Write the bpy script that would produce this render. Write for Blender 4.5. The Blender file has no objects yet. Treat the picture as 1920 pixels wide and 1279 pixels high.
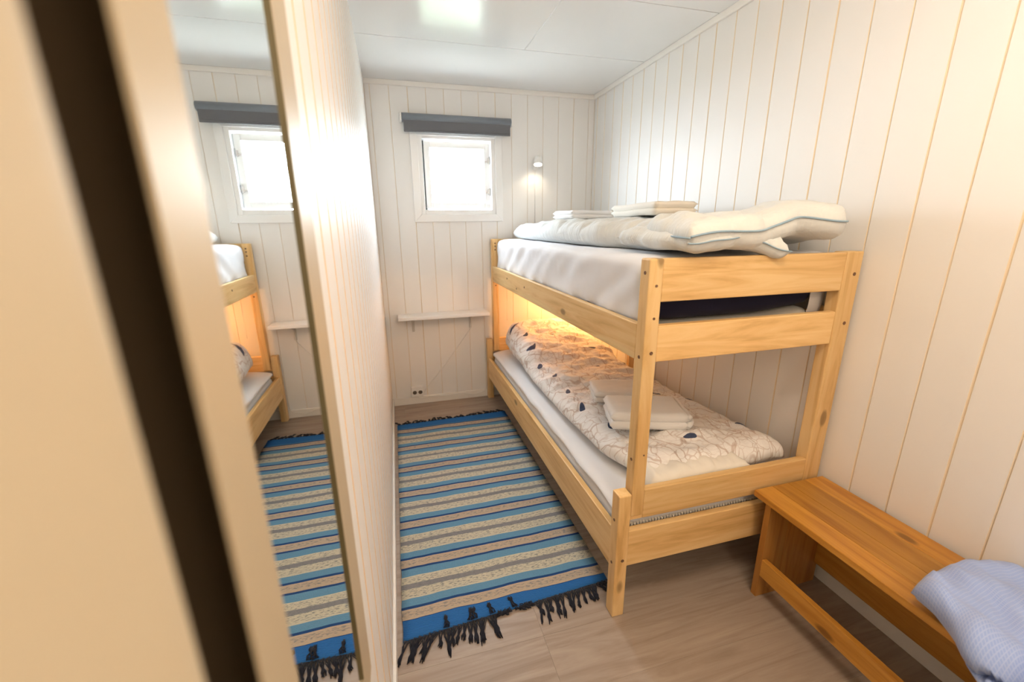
import bpy, bmesh, math, random
from mathutils import Vector, Matrix, noise
random.seed(7)
S = bpy.context.scene
C = S.collection
# ------------------------------------------------------------------ camera
cam_d = bpy.data.cameras.new('camera'); cam = bpy.data.objects.new('camera', cam_d); C.objects.link(cam)
R_ = ((0.96413893, -0.26521710, -0.00979820), (-0.07965916, -0.25397219, -0.96392559), (0.25316108, 0.93013871, -0.26599145))
r_, d_, f_ = [Vector(v) for v in R_]
m = Matrix.Identity(4)
for i in range(3):
    m[i][0] = r_[i]; m[i][1] = -d_[i]; m[i][2] = -f_[i]
m[2][3] = 1.33
cam.matrix_world = m
cam_d.sensor_fit = 'HORIZONTAL'; cam_d.sensor_width = 36.0
cam_d.lens = 785.93 / 1920 * 36
cam_d.clip_start = 0.01
cam_d.dof.use_dof = True; cam_d.dof.focus_distance = 1.55; cam_d.dof.aperture_fstop = 2.6
S.camera = cam
S.cycles.max_bounces = 6; S.cycles.diffuse_bounces = 4; S.cycles.glossy_bounces = 3; S.cycles.transmission_bounces = 2
S.cycles.transparent_max_bounces = 6; S.cycles.caustics_reflective = False; S.cycles.caustics_refractive = False
# ------------------------------------------------------------------ world, light, exposure
S.view_settings.view_transform = 'Standard'; S.view_settings.look = 'None'
S.view_settings.gamma = 1.0; S.view_settings.use_curve_mapping = False
S.view_settings.exposure = 0.40
SKY_STRENGTH = 49.0
W = bpy.data.worlds.new('sky'); S.world = W; W.use_nodes = True
bg = W.node_tree.nodes['Background']
bg.inputs[0].default_value = (0.80, 0.91, 1.0, 1); bg.inputs[1].default_value = SKY_STRENGTH
def portal(loc, rot, sx, sy):
    l = bpy.data.lights.new('window_portal', 'AREA'); l.shape = 'RECTANGLE'; l.size = sx; l.size_y = sy
    l.cycles.is_portal = True
    o = bpy.data.objects.new('window_portal', l); C.objects.link(o); o.location = loc; o.rotation_euler = rot
portal((0.48, 3.225, 1.67), (math.radians(-90), 0, 0), 0.52, 0.50)
LAMP_W = 14.0       # warm ceiling lamp
LAMP_COL = (1.0, 0.80, 0.60)
FILL_W = 11.0       # fill lamp added behind the camera

# ------------------------------------------------------------------ helpers
def tag(o, label=None, cat=None, group=None, kind=None):
    if label: o['label'] = label
    if cat: o['category'] = cat
    if group: o['group'] = group
    if kind: o['kind'] = kind
    return o
def empty(name, loc=(0, 0, 0)):
    o = bpy.data.objects.new(name, None); C.objects.link(o); o.location = loc; o.empty_display_size = .05
    return o
def link(name, me, mat=None, parent=None, loc=None):
    o = bpy.data.objects.new(name, me); C.objects.link(o)
    if mat and not me.materials: me.materials.append(mat)
    if parent:
        o.parent = parent
        # meshes are written in room coordinates: take the parent's own place off
        q = parent; off = Vector((0, 0, 0))
        while q: off += q.location; q = q.parent
        o.location = -off + (Vector(loc) if loc else Vector((0, 0, 0)))
    elif loc: o.location = loc
    return o
def mesh_of(bm, name, smooth=False):
    me = bpy.data.meshes.new(name); bmesh.ops.recalc_face_normals(bm, faces=bm.faces); bm.to_mesh(me); bm.free()
    if smooth:
        for p in me.polygons: p.use_smooth = True
    return me
def add_box(bm, x0, x1, y0, y1, z0, z1):
    v = [bm.verts.new((x, y, z)) for x in (x0, x1) for y in (y0, y1) for z in (z0, z1)]
    for f in ((0, 1, 3, 2), (4, 6, 7, 5), (0, 4, 5, 1), (2, 3, 7, 6), (0, 2, 6, 4), (1, 5, 7, 3)):
        bm.faces.new([v[i] for i in f])
def box(name, x0, x1, y0, y1, z0, z1, mat, parent=None, bev=0.0, seg=2):
    bm = bmesh.new(); add_box(bm, x0, x1, y0, y1, z0, z1)
    if bev:
        bmesh.ops.bevel(bm, geom=bm.edges[:], offset=bev, segments=seg, affect='EDGES', profile=.5)
    return link(name, mesh_of(bm, name), mat, parent)
def add_tube(bm, pts, r, n=8, closed=False):
    pts = [Vector(p) for p in pts]; rings = []
    for i, p in enumerate(pts):
        a = pts[max(i - 1, 0)]; b = pts[min(i + 1, len(pts) - 1)]
        t = (b - a).normalized(); s = t.cross(Vector((0, 0, 1)))
        if s.length < 1e-3: s = t.cross(Vector((0, 1, 0)))
        s.normalize(); u = s.cross(t)
        rr = r[i] if isinstance(r, (list, tuple)) else r
        rings.append([bm.verts.new(p + rr * (math.cos(2 * math.pi * k / n) * s + math.sin(2 * math.pi * k / n) * u)) for k in range(n)])
    for a, b in zip(rings, rings[1:]):
        for k in range(n): bm.faces.new((a[k], a[(k + 1) % n], b[(k + 1) % n], b[k]))
    bm.faces.new(rings[0][::-1]); bm.faces.new(rings[-1])
def tube(name, pts, r, mat, parent=None, n=8):
    bm = bmesh.new(); add_tube(bm, pts, r, n); return link(name, mesh_of(bm, name, True), mat, parent)
def lathe(name, prof, mat, parent, origin, axis=(0, 0, 1), n=24, smooth=True):
    ax = Vector(axis).normalized(); q = Vector((0, 0, 1)).rotation_difference(ax).to_matrix()
    bm = bmesh.new(); rings = []
    for (r, z) in prof:
        rings.append([bm.verts.new(Vector(origin) + q @ Vector((max(r, 1e-5) * math.cos(2 * math.pi * k / n), max(r, 1e-5) * math.sin(2 * math.pi * k / n), z))) for k in range(n)])
    for a, b in zip(rings, rings[1:]):
        for k in range(n): bm.faces.new((a[k], a[(k + 1) % n], b[(k + 1) % n], b[k]))
    bm.faces.new(rings[0][::-1]); bm.faces.new(rings[-1])
    return link(name, mesh_of(bm, name, smooth), mat, parent)
def smoothstep(a, b, x):
    t = max(0, min(1, (x - a) / (b - a))); return t * t * (3 - 2 * t)
def lerp(a, b, t): return a + (b - a) * t
def interp(tab, x):
    if x <= tab[0][0]: return tab[0][1]
    for (a, va), (b, vb) in zip(tab, tab[1:]):
        if x <= b:
            t = (x - a) / (b - a); t = t * t * (3 - 2 * t); return va + (vb - va) * t
    return tab[-1][1]
def nz(x, y, z=0.0, s=1.0): return noise.noise(Vector((x * s, y * s, z)))
def soft(name, fn, thick, mat, parent=None, nu=60, nv=80, taper=.12, uvs=(1, 1), wr=None, seam=.25):
    """closed soft slab: fn(u,v) is the mid surface, thick(u,v) its thickness, rounded off at the rim"""
    P = [[Vector(fn(i / nu, j / nv)) for j in range(nv + 1)] for i in range(nu + 1)]
    top = []; bot = []; bm = bmesh.new()
    for i in range(nu + 1):
        rt = []; rb = []
        for j in range(nv + 1):
            du = P[min(i + 1, nu)][j] - P[max(i - 1, 0)][j]; dv = P[i][min(j + 1, nv)] - P[i][max(j - 1, 0)]
            n = du.cross(dv)
            n = n.normalized() if n.length > 1e-9 else Vector((0, 0, 1))
            if n.z < -.3: n = -n
            u, v = i / nu, j / nv
            e = min(min(u, 1 - u) * uvs[0], min(v, 1 - v) * uvs[1]) / taper
            k = math.sqrt(max(0.0, 1 - (1 - min(1, e)) ** 2))
            t = thick(u, v) * k * .5
            w = wr(u, v) * min(1, .35 + k) if wr else 0
            rt.append(bm.verts.new(P[i][j] + n * (t + w)))
            on_rim = i in (0, nu) or j in (0, nv)
            rb.append(rt[-1] if on_rim else bm.verts.new(P[i][j] - n * t))
        top.append(rt); bot.append(rb)
    uvl = bm.loops.layers.uv.new('cloth')
    def face(vs, ij):
        vs2 = []; ij2 = []
        for a, b in zip(vs, ij):
            if a not in vs2: vs2.append(a); ij2.append(b)
        if len(vs2) < 3: return
        try: f = bm.faces.new(vs2)
        except ValueError: return
        f.smooth = True
        for l, (a, b) in zip(f.loops, ij2): l[uvl].uv = (a / nu * uvs[0], b / nv * uvs[1])
    for i in range(nu):
        for j in range(nv):
            q = ((i, j), (i + 1, j), (i + 1, j + 1), (i, j + 1))
            face([top[a][b] for a, b in q], q)
            q = q[::-1]
            face([bot[a][b] for a, b in q], q)
    return link(name, mesh_of(bm, name), mat, parent)

# ------------------------------------------------------------------ materials
class N:
    """tiny node-graph helper"""
    def __init__(s, name, rough=.5, spec=.5, metal=0.0):
        s.m = bpy.data.materials.new(name); s.m.use_nodes = True; s.t = s.m.node_tree
        s.b = s.t.nodes['Principled BSDF']
        s.b.inputs['Roughness'].default_value = rough; s.b.inputs['Metallic'].default_value = metal
        s.b.inputs['Specular IOR Level'].default_value = spec
    def n(s, ty, **kw):
        o = s.t.nodes.new(ty)
        for k, v in kw.items():
            if k.startswith('i_'):
                key = k[2:]; o.inputs[int(key) if key.isdigit() else key].default_value = v
            else: setattr(o, k, v)
        return o
    def l(s, a, b): s.t.links.new(a, b); return s
    def coord(s, out='Object', scale=(1, 1, 1), rnd=0):
        tc = s.n('ShaderNodeTexCoord'); mp = s.n('ShaderNodeMapping'); mp.inputs['Scale'].default_value = scale
        s.l(tc.outputs[out], mp.inputs['Vector'])
        if rnd:
            oi = s.n('ShaderNodeObjectInfo'); mu = s.n('ShaderNodeMath', operation='MULTIPLY'); mu.inputs[1].default_value = rnd
            s.l(oi.outputs['Random'], mu.inputs[0]); cb = s.n('ShaderNodeCombineXYZ')
            for k in range(3): s.l(mu.outputs[0], cb.inputs[k])
            s.l(cb.outputs[0], mp.inputs['Location'])
        return mp.outputs[0]
    def noise(s, vec, scale, detail=3, rough=.5, dist=0):
        o = s.n('ShaderNodeTexNoise'); o.inputs['Scale'].default_value = scale; o.inputs['Detail'].default_value = detail
        o.inputs['Roughness'].default_value = rough; o.inputs['Distortion'].default_value = dist
        s.l(vec, o.inputs['Vector']); return o.outputs['Fac']
    def ramp(s, fac, stops, const=False):
        o = s.n('ShaderNodeValToRGB'); cr = o.color_ramp
        if const: cr.interpolation = 'CONSTANT'
        while len(cr.elements) < len(stops): cr.elements.new(1)
        for e, (p, c) in zip(cr.elements, stops): e.position = p; e.color = (*c, 1) if len(c) == 3 else c
        s.l(fac, o.inputs[0]); return o.outputs[0]
    def mix(s, fac, a, b, mode='MIX'):
        o = s.n('ShaderNodeMix', data_type='RGBA', blend_type=mode)
        for sock, val in ((o.inputs[0], fac), (o.inputs[6], a), (o.inputs[7], b)):
            if hasattr(val, 'links'): s.l(val, sock)
            else: sock.default_value = val if isinstance(val, (int, float)) else (*val, 1)
        return o.outputs[2]
    def math(s, op, a, b=None, c=None):
        o = s.n('ShaderNodeMath', operation=op)
        for k, v in enumerate((a, b, c)):
            if v is None: continue
            if hasattr(v, 'links'): s.l(v, o.inputs[k])
            else: o.inputs[k].default_value = v
        return o.outputs[0]
    def color(s, c):
        if hasattr(c, 'links'): s.l(c, s.b.inputs['Base Color'])
        else: s.b.inputs['Base Color'].default_value = (*c, 1)
        return s
    def bump(s, h, strength=.2, dist=.002):
        o = s.n('ShaderNodeBump'); o.inputs['Strength'].default_value = strength; o.inputs['Distance'].default_value = dist
        s.l(h, o.inputs['Height']); s.l(o.outputs[0], s.b.inputs['Normal']); return s

def paint(name, col, rough=.4, spec=.5, var=.02):
    g = N(name, rough, spec); v = g.coord('Object', (1, 1, 1), 3)
    a = g.noise(v, 6, 2)
    g.color(g.mix(a, tuple(c * (1 - var) for c in col), col))
    return g.m
M = {}
M['board'] = paint('painted_board', (.87, .86, .84), .48, .38)
M['groove'] = paint('groove_warm_bounce', (.88, .75, .56), .6, .3)  # warm lamp light bouncing inside the grooves, painted into their colour
M['ceiling'] = paint('ceiling_paint', (.89, .895, .90), .19, .9)
M['trim'] = paint('trim_paint', (.88, .86, .82), .35)
M['white'] = paint('white_gloss', (.90, .90, .89), .3)
M['groove_bounce_strong'] = paint('groove_bounce_strong', (.80, .56, .30), .6, .3)  # left wall only: the same bounced light painted in a stronger orange
M['bracket'] = paint('bracket_grey', (.62, .60, .56), .35)
M['jamb'] = paint('jamb_paint', (.52, .44, .31), .6, .3)
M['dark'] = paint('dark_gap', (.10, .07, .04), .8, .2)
M['plastic'] = paint('white_plastic', (.88, .87, .84), .35)
M['socket_hole'] = paint('socket_hole', (.10, .09, .08), .5)
M['metal'] = N('hinge_metal', .3, .5, 1.0).color((.55, .55, .56)).m
M['bolt'] = N('bolt_bronze', .45, .5, .6).color((.22, .12, .07)).m
def wood(name, axis, light, mid, dark, rough=.4, ring=1.0, knots=1.0):
    g = N(name, rough, .45)
    sc = [14, 14, 14]; sc[axis] = 1.1
    v = g.coord('Object', tuple(sc), 37)
    n1 = g.noise(v, 1.6, 5, .6, 1.2)
    fine = g.noise(v, 9, 3, .6, .4)
    base = g.ramp(n1, [(.32, dark), (.46, mid), (.62, light), (1, light)])
    base = g.mix(g.math('MULTIPLY', fine, .35), base, mid)
    # knots
    sk = [7, 7, 7]; sk[axis] = 3.2
    vk = g.coord('Object', tuple(sk), 11)
    vo = g.n('ShaderNodeTexVoronoi'); vo.inputs['Scale'].default_value = .9; g.l(vk, vo.inputs['Vector'])
    k = g.ramp(vo.outputs['Distance'], [(0.0, (1, 1, 1)), (.07, (.9, .9, .9)), (.11, (0, 0, 0))])
    oi = g.n('ShaderNodeObjectInfo'); hv = g.n('ShaderNodeHueSaturation')
    g.l(g.math('MULTIPLY_ADD', oi.outputs['Random'], .36, .82), hv.inputs['Value']); g.l(base, hv.inputs['Color']); base = hv.outputs[0]
    base = g.mix(g.math('MULTIPLY', k, .8 * knots), base, tuple(c * .38 for c in dark))
    g.color(base); return g.m
PL, PM, PD = (.80, .56, .27), (.72, .46, .19), (.56, .32, .11)
for a, nm in enumerate('xyz'): M['pine_' + nm] = wood('pine_' + nm, a, PL, PM, PD, .42)
M['bench_y'] = wood('oiled_pine_y', 1, (.58, .29, .055), (.48, .22, .035), (.36, .14, .02), .28)
M['bench_z'] = wood('oiled_pine_z', 2, (.60, .30, .08), (.52, .23, .05), (.38, .15, .025), .32)
def floor_mat():
    g = N('laminate_oak', .38, .4); v = g.coord('Object', (1.2, 16, 1), 29)
    n1 = g.noise(v, 1.4, 6, .65, 1.5); n2 = g.noise(g.coord('Object', (4, 60, 1), 13), 2, 3)
    c = g.ramp(n1, [(.30, (.28, .21, .16)), (.5, (.38, .30, .24)), (.68, (.45, .37, .30))])
    c = g.mix(g.math('MULTIPLY', n2, .35), c, (.32, .25, .195)); g.color(c); g.bump(n1, .08, .001); return g.m
M['laminate'] = floor_mat()
def cloth(name, col, col2=None, rough=.85, weave=900, bump=.15, sheen=.2):
    g = N(name, rough, .2); v = g.coord('Object')
    g.b.inputs['Sheen Weight'].default_value = sheen
    a = g.noise(v, 9, 3)
    g.color(g.mix(a, col2 or tuple(c * .95 for c in col), col)); g.bump(g.noise(v, weave, 2), bump, .0006); return g.m
M['sheet'] = cloth('white_sheet', (.84, .84, .86))
M['sheet_grey'] = cloth('jersey_sheet', (.78, .78, .81))
M['pad'] = cloth('cream_pad', (.80, .76, .68), bump=.4, weave=300)
M['navy'] = cloth('navy_ticking', (.012, .012, .035), sheen=.05)
M['towel_w'] = cloth('white_terry', (.86, .85, .84), weave=500, bump=.9, sheen=.4)
M['towel_c'] = cloth('cream_terry', (.84, .78, .68), weave=500, bump=.9, sheen=.4)
M['lining'] = cloth('cream_lining', (.84, .80, .72), sheen=.1)
M['piping'] = cloth('blue_piping', (.32, .45, .56))
def seersucker():
    g = N('seersucker', .85, .2); g.b.inputs['Sheen Weight'].default_value = .2
    tc = g.n('ShaderNodeTexCoord'); uv = tc.outputs['UV']
    mp = g.n('ShaderNodeMapping'); mp.inputs['Scale'].default_value = (60, 9, 1); g.l(uv, mp.inputs['Vector'])
    st = g.noise(mp.outputs[0], 1.2, 3)
    c = g.mix(st, (.66, .70, .71), (.75, .75, .71)); g.color(c)
    m2 = g.n('ShaderNodeMapping'); m2.inputs['Scale'].default_value = (9, 26, 1); m2.inputs['Rotation'].default_value = (0, 0, .35); g.l(uv, m2.inputs['Vector'])
    g.bump(g.math('ADD', g.math('MULTIPLY', st, .15), g.noise(m2.outputs[0], 1.0, 3, .6, 1.0)), .55, .012); return g.m
M['seersucker'] = seersucker()
def branch_print():
    g = N('branch_print', .85, .2); g.b.inputs['Sheen Weight'].default_value = .15
    tc = g.n('ShaderNodeTexCoord'); uv = tc.outputs['UV']
    dn = g.n('ShaderNodeTexNoise'); dn.inputs['Scale'].default_value = 9; dn.inputs['Detail'].default_value = 2; g.l(uv, dn.inputs['Vector'])
    dv = g.n('ShaderNodeVectorMath', operation='SCALE'); dv.inputs['Scale'].default_value = .10; g.l(dn.outputs['Color'], dv.inputs[0])
    ad = g.n('ShaderNodeVectorMath', operation='ADD'); g.l(uv, ad.inputs[0]); g.l(dv.outputs[0], ad.inputs[1])
    base = (.88, .86, .84)
    def lines(scale, stretch, w):
        mp = g.n('ShaderNodeMapping'); mp.inputs['Scale'].default_value = stretch; g.l(ad.outputs[0], mp.inputs['Vector'])
        vo = g.n('ShaderNodeTexVoronoi', feature='DISTANCE_TO_EDGE'); vo.inputs['Scale'].default_value = scale; g.l(mp.outputs[0], vo.inputs['Vector'])
        return g.ramp(vo.outputs['Distance'], [(0, (1, 1, 1)), (w, (.7, .7, .7)), (w * 1.8, (0, 0, 0))])
    a = lines(8, (1.6, .8, 1), .020); b = lines(24, (1, 1.3, 1), .032)
    mk = g.ramp(g.noise(uv, 7, 2), [(.36, (0, 0, 0)), (.50, (1, 1, 1))])
    bm_ = g.math('MULTIPLY', b, mk)
    ln = g.math('MINIMUM', g.math('ADD', g.math('MULTIPLY', a, .9), g.math('MULTIPLY', bm_, .7)), 1.0)
    c = g.mix(g.math('MULTIPLY', ln, .60), base, (.40, .24, .16))
    # small dark blue bird / leaf marks, at fixed spots of the cloth (u = across, v = along, metres)
    sep = g.n('ShaderNodeSeparateXYZ'); g.l(uv, sep.inputs[0])
    spots = []
    for k in range(9): spots.append((.085 + .015 * math.sin(k * 2.1), .16 + k * .205, -.42 + .2 * math.sin(k * 3.), .012, .033))
    rr = random.Random(3)
    for k in range(8): spots.append((.30 + .10 * (k % 3) + rr.uniform(-.03, .03), .13 + k * .235, 1.45, .009, .026))
    for k in range(6): spots.append((.62 + rr.uniform(-.02, .02), .20 + k * .30, 1.2, .009, .024))
    tot = None
    for (u0, v0, an, ru, rv) in spots:
        du = g.math('SUBTRACT', sep.outputs[0], u0); dw = g.math('SUBTRACT', sep.outputs[1], v0)
        ca, sa = math.cos(an), math.sin(an)
        p = g.math('ADD', g.math('MULTIPLY', du, ca / ru), g.math('MULTIPLY', dw, sa / ru))
        q = g.math('ADD', g.math('MULTIPLY', du, -sa / rv), g.math('MULTIPLY', dw, ca / rv))
        # teardrop: narrower towards one end
        wd = g.math('MULTIPLY_ADD', q, .45, 1.0)
        p = g.math('MULTIPLY', p, wd)
        d2 = g.math('ADD', g.math('MULTIPLY', p, p), g.math('MULTIPLY', q, q))
        s_ = g.math('LESS_THAN', d2, 1.0)
        tot = s_ if tot is None else g.math('MAXIMUM', tot, s_)
    c = g.mix(tot, c, (.055, .075, .14))
    g.color(c)
    m2 = g.n('ShaderNodeMapping'); m2.inputs['Scale'].default_value = (8, 22, 1); g.l(uv, m2.inputs['Vector'])
    g.bump(g.noise(m2.outputs[0], 1.0, 4, .6, 1.0), .6, .012); return g.m
M['print'] = branch_print()
def blue_check():
    g = N('blue_check', .85, .2); g.b.inputs['Sheen Weight'].default_value = .2
    tc = g.n('ShaderNodeTexCoord'); sep = g.n('ShaderNodeSeparateXYZ'); g.l(tc.outputs['UV'], sep.inputs[0])
    ls = []
    for k in (0, 1):
        fr = g.math('FRACT', g.math('MULTIPLY', sep.outputs[k], 170.0)); ls.append(g.math('LESS_THAN', fr, .28))
    ln = g.math('MAXIMUM', ls[0], ls[1])
    c = g.mix(g.math('MULTIPLY', ln, .26), (.32, .43, .78), (.62, .71, .88)); g.color(c)
    g.bump(g.noise(tc.outputs['UV'], 300, 2), .2, .001); return g.m
M['blue'] = blue_check()
RUG_Y0, RUG_Y1 = 1.131, 2.754
def rug_mat():
    g = N('rag_rug', .95, .1)
    tc = g.n('ShaderNodeTexCoord'); sep = g.n('ShaderNodeSeparateXYZ'); g.l(tc.outputs['Object'], sep.inputs[0])
    wob = g.noise(g.coord('Object', (7, 3, 1)), 1.0, 2)
    y = g.math('ADD', sep.outputs[1], g.math('MULTIPLY', g.math('SUBTRACT', wob, .5), .016))
    per = g.math('FRACT', g.math('DIVIDE', g.math('SUBTRACT', y, 1.252), .2362))
    BL, DK, LB, CR, GR, TN = (.03, .17, .50), (.02, .075, .24), (.16, .36, .56), (.74, .68, .53), (.30, .30, .31), (.62, .49, .37)
    p = .2362
    st = [(0, DK), (.011 / p, LB), (.044 / p, CR), (.087 / p, GR), (.110 / p, CR), (.146 / p, LB), (.183 / p, DK), (.193 / p, TN)]
    c = g.ramp(per, st, True)
    # melange flecks in the cream, grey and tan bands
    fl = g.noise(g.coord('Object', (38, 160, 1)), 1.6, 3, .6)
    flm = g.ramp(fl, [(.52, (0, 0, 0)), (.58, (1, 1, 1))])
    sp = g.ramp(per, [(0, (0, 0, 0)), (.050 / p, (1, 1, 1)), (.142 / p, (0, 0, 0)), (.205 / p, (1, 1, 1)), (.228 / p, (0, 0, 0))], True)
    c = g.mix(g.math('MULTIPLY', g.math('MULTIPLY', flm, sp), .85), c, (.25, .26, .26))
    e0 = g.math('LESS_THAN', y, 1.207); e1 = g.math('GREATER_THAN', y, 2.685)
    c = g.mix(g.math('MAXIMUM', e0, e1), c, BL)
    fine = g.noise(g.coord('Object', (90, 420, 1)), 1.0, 2)
    c = g.mix(g.math('MULTIPLY', fine, .30), c, (.05, .06, .08)); g.color(c)
    wv = g.n('ShaderNodeTexWave', wave_type='BANDS', bands_direction='Y'); wv.inputs['Scale'].default_value = 55; wv.inputs['Distortion'].default_value = 3
    g.l(tc.outputs['Object'], wv.inputs['Vector']); g.bump(wv.outputs['Fac'], .5, .003); return g.m
M['rug'] = rug_mat()
M['fringe'] = cloth('black_warp', (.012, .013, .022), sheen=.1)
M['blind'] = cloth('grey_blind', (.15, .152, .165), bump=.3)
M['blind_top'] = cloth('grey_cassette', (.21, .235, .27), rough=.5)
M['frame'] = N('champagne_lacquer', .45, .5, .15).color((.52, .43, .29)).m
M['mirror'] = N('mirror_silver', .015, .5, 1.0).color((.93, .95, .93)).m
M['mirror_edge'] = N('mirror_edge', .35, .5, .2).color((.16, .13, .06)).m
def glass():
    g = N('window_glass'); t = g.t
    tr = g.n('ShaderNodeBsdfTransparent'); gl = g.n('ShaderNodeBsdfGlossy'); gl.inputs['Roughness'].default_value = .02
    mx = g.n('ShaderNodeMixShader'); mx.inputs[0].default_value = .06
    g.l(tr.outputs[0], mx.inputs[1]); g.l(gl.outputs[0], mx.inputs[2])
    g.l(mx.outputs[0], t.nodes['Material Output'].inputs['Surface']); return g.m
M['glass'] = glass()
def emis(name, col, st):
    g = N(name); g.color(col); g.b.inputs['Emission Color'].default_value = (*col, 1); g.b.inputs['Emission Strength'].default_value = st; return g.m
M['grass'] = paint('grass', (.50, .51, .46), .9, .1, .3)
M['leaf'] = paint('leaf', (.24, .28, .20), .6, .3, .4)
M['bark'] = paint('bark', (.10, .07, .05), .9, .1)

# ------------------------------------------------------------------ the room
XL, XR, YF, YB, ZC = -0.105, 1.489, 3.113, -1.3, 2.23
PITCH = .1182
def st(o): o['kind'] = 'structure'; return o
# floor with laminate planks laid across the room
floor = st(box('floor', XL - .25, XR + .02, YB, YF + .02, -.08, -.012, M['dark']))
pw = .192; y = 1.03 - 13 * pw; row = 0; rnd = random.Random(5)
while y < YF:
    xs = [XL - .2]; x = .38 if row % 3 == 1 else (-.02 if row % 3 == 2 else .82)
    xs.append(x); xs.append(XR + .0)
    if row == 12: xs[1] = .379
    for a, b in zip(xs, xs[1:]):
        if b - a > .01:
            bm = bmesh.new(); add_box(bm, a + .0001, b - .0001, max(y, YB) + .0001, min(y + pw, YF) - .0001, -.012, 0)
            bmesh.ops.bevel(bm, geom=[e for e in bm.edges if all(v.co.z > -.001 for v in e.verts)], offset=.0005, segments=1, affect='EDGES')
            link('plank', mesh_of(bm, 'plank'), M['laminate'], floor)
    y += pw; row += 1
# boarded walls: one mesh per chamfer variant, every board an object
_bm = {}
def board_mesh(w, h, ca, cb, gm):
    key = (round(w, 4), round(h, 4), ca, cb, gm)
    if key not in _bm:
        # profile in (s, depth): s along the wall, depth 0 = face, .012 = back
        prof = [(0, .012), (0, ca), (ca, 0), (w - cb, 0), (w, cb), (w, .012)]
        g_ = .0007 * (1 if max(ca, cb) < .004 else 1.6); prof = [(min(max(s, g_), w - g_), d) for s, d in prof]
        bm = bmesh.new()
        lo = [bm.verts.new((s, d, 0)) for s, d in prof]; hi = [bm.verts.new((s, d, h)) for s, d in prof]
        n = len(prof)
        for k in range(n):
            f = bm.faces.new((lo[k], lo[(k + 1) % n], hi[(k + 1) % n], hi[k]))
            if k in (1, 3): f.material_index = 1
        bm.faces.new(lo[::-1]); bm.faces.new(hi)
        me = mesh_of(bm, 'board'); me.materials.append(M['board']); me.materials.append(M[gm]); _bm[key] = me
    return _bm[key]
def boards(wall, start, end, grooves0, pitch, place, rot, zs, joint=lambda k: False, fine=1.0, gm='groove'):
    k = math.floor((start - grooves0) / pitch)
    while grooves0 + k * pitch < end - .004:
        a = max(start, grooves0 + k * pitch); b = min(end, grooves0 + (k + 1) * pitch)
        if b - a > .006:
            ca = .0040 if joint(k) else .0026; cb = .0040 if joint(k + 1) else .0026
            ca = round(ca * fine, 5); cb = round(cb * fine, 5)
            for z0, z1 in zs(a, b):
                o = bpy.data.objects.new('board', board_mesh(b - a, z1 - z0, ca, cb, gm)); C.objects.link(o)
                o.parent = wall; o.rotation_euler = (0, 0, rot); o.location = place(a, b, z0)
        k += 1
full = lambda a, b: [(0.0, ZC)]
wr_ = st(box('wall_right', XR + .0042, XR + .12, YB, YF + .15, -.08, ZC + .1, M['groove']))
# face towards -x: board local s -> -y..., depth -> +x
boards(wr_, YB, YF, .816, PITCH, lambda a, b, z: (XR, b, z), -math.pi / 2, full, lambda k: k % 5 == 0)
# rotation -90deg: local +s goes to -y, local depth(+y) goes to +x
wl_ = st(box('wall_left', XL - .25, XL - .0042, .30, YF + .15, -.08, ZC + .1, M['groove']))
boards(wl_, .30, YF, .607, .105, lambda a, b, z: (XL, a, z), math.pi / 2, full, lambda k: True, 1.25, 'groove_bounce_strong')
OX0, OX1, OZ0, OZ1 = .205, .735, 1.41, 1.915
bm = bmesh.new()
add_box(bm, XL - .25, OX0, YF + .0042, YF + .15, -.08, ZC + .1); add_box(bm, OX1, XR + .12, YF + .0042, YF + .15, -.08, ZC + .1)
add_box(bm, OX0, OX1, YF + .0042, YF + .15, -.08, OZ0); add_box(bm, OX0, OX1, YF + .0042, YF + .15, OZ1, ZC + .1)
wf_ = st(link('wall_far', mesh_of(bm, 'wall_far'), M['groove']))
boards(wf_, XL, XR, .161, .1165, lambda a, b, z: (a, YF, z), 0, lambda a, b: [(0, 1.395), (1.93, ZC)] if a > .15 and b < .75 else [(0, ZC)], lambda k: k % 5 == 0, .55)
wb_ = st(box('wall_back', XL - .25, XR + .12, YB - .12, YB, -.08, ZC + .1, M['trim']))
wlb = st(box('wall_left_near', XL - .25, XL, YB, -.10, -.08, ZC + .1, M['trim']))
# ceiling with smooth panels
ceil = st(box('ceiling', XL - .25, XR + .12, YB - .12, YF + .15, ZC + .012, ZC + .12, M['ceiling']))
for a, b, ys in ((XL - .25, XR + .02, (2.452, YF + .01)), (XL - .25, .752, (YB, .05, 1.25, 2.452)), (.752, XR + .02, (YB, .65, 1.857, 2.452))):
    for c, d in zip(ys, ys[1:]):
        bm = bmesh.new(); add_box(bm, a + .0006, b - .0006, c + .0006, d - .0006, ZC, ZC + .012)
        bmesh.ops.bevel(bm, geom=[e for e in bm.edges if all(v.co.z < ZC + .001 for v in e.verts)], offset=.0022, segments=2, affect='EDGES')
        link('panel', mesh_of(bm, 'ceiling_panel'), M['ceiling'], ceil)
# trims
def strip(name, x0, x1, y0, y1, z0, z1, bev=.003): return st(box(name, x0, x1, y0, y1, z0, z1, M['trim'], None, bev))
strip('trim_1', XL, XR, YF - .014, YF, ZC - .030, ZC)
strip('trim_2', XR - .014, XR, YB, YF - .014, ZC - .030, ZC)
strip('baseboard_far', XL + .012, XR - .012, YF - .013, YF, 0, .060)
strip('baseboard_left', XL, XL + .011, .30, YF, 0, .055)
strip('baseboard_right', XR - .012, XR, YB, YF, 0, .060)
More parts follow.
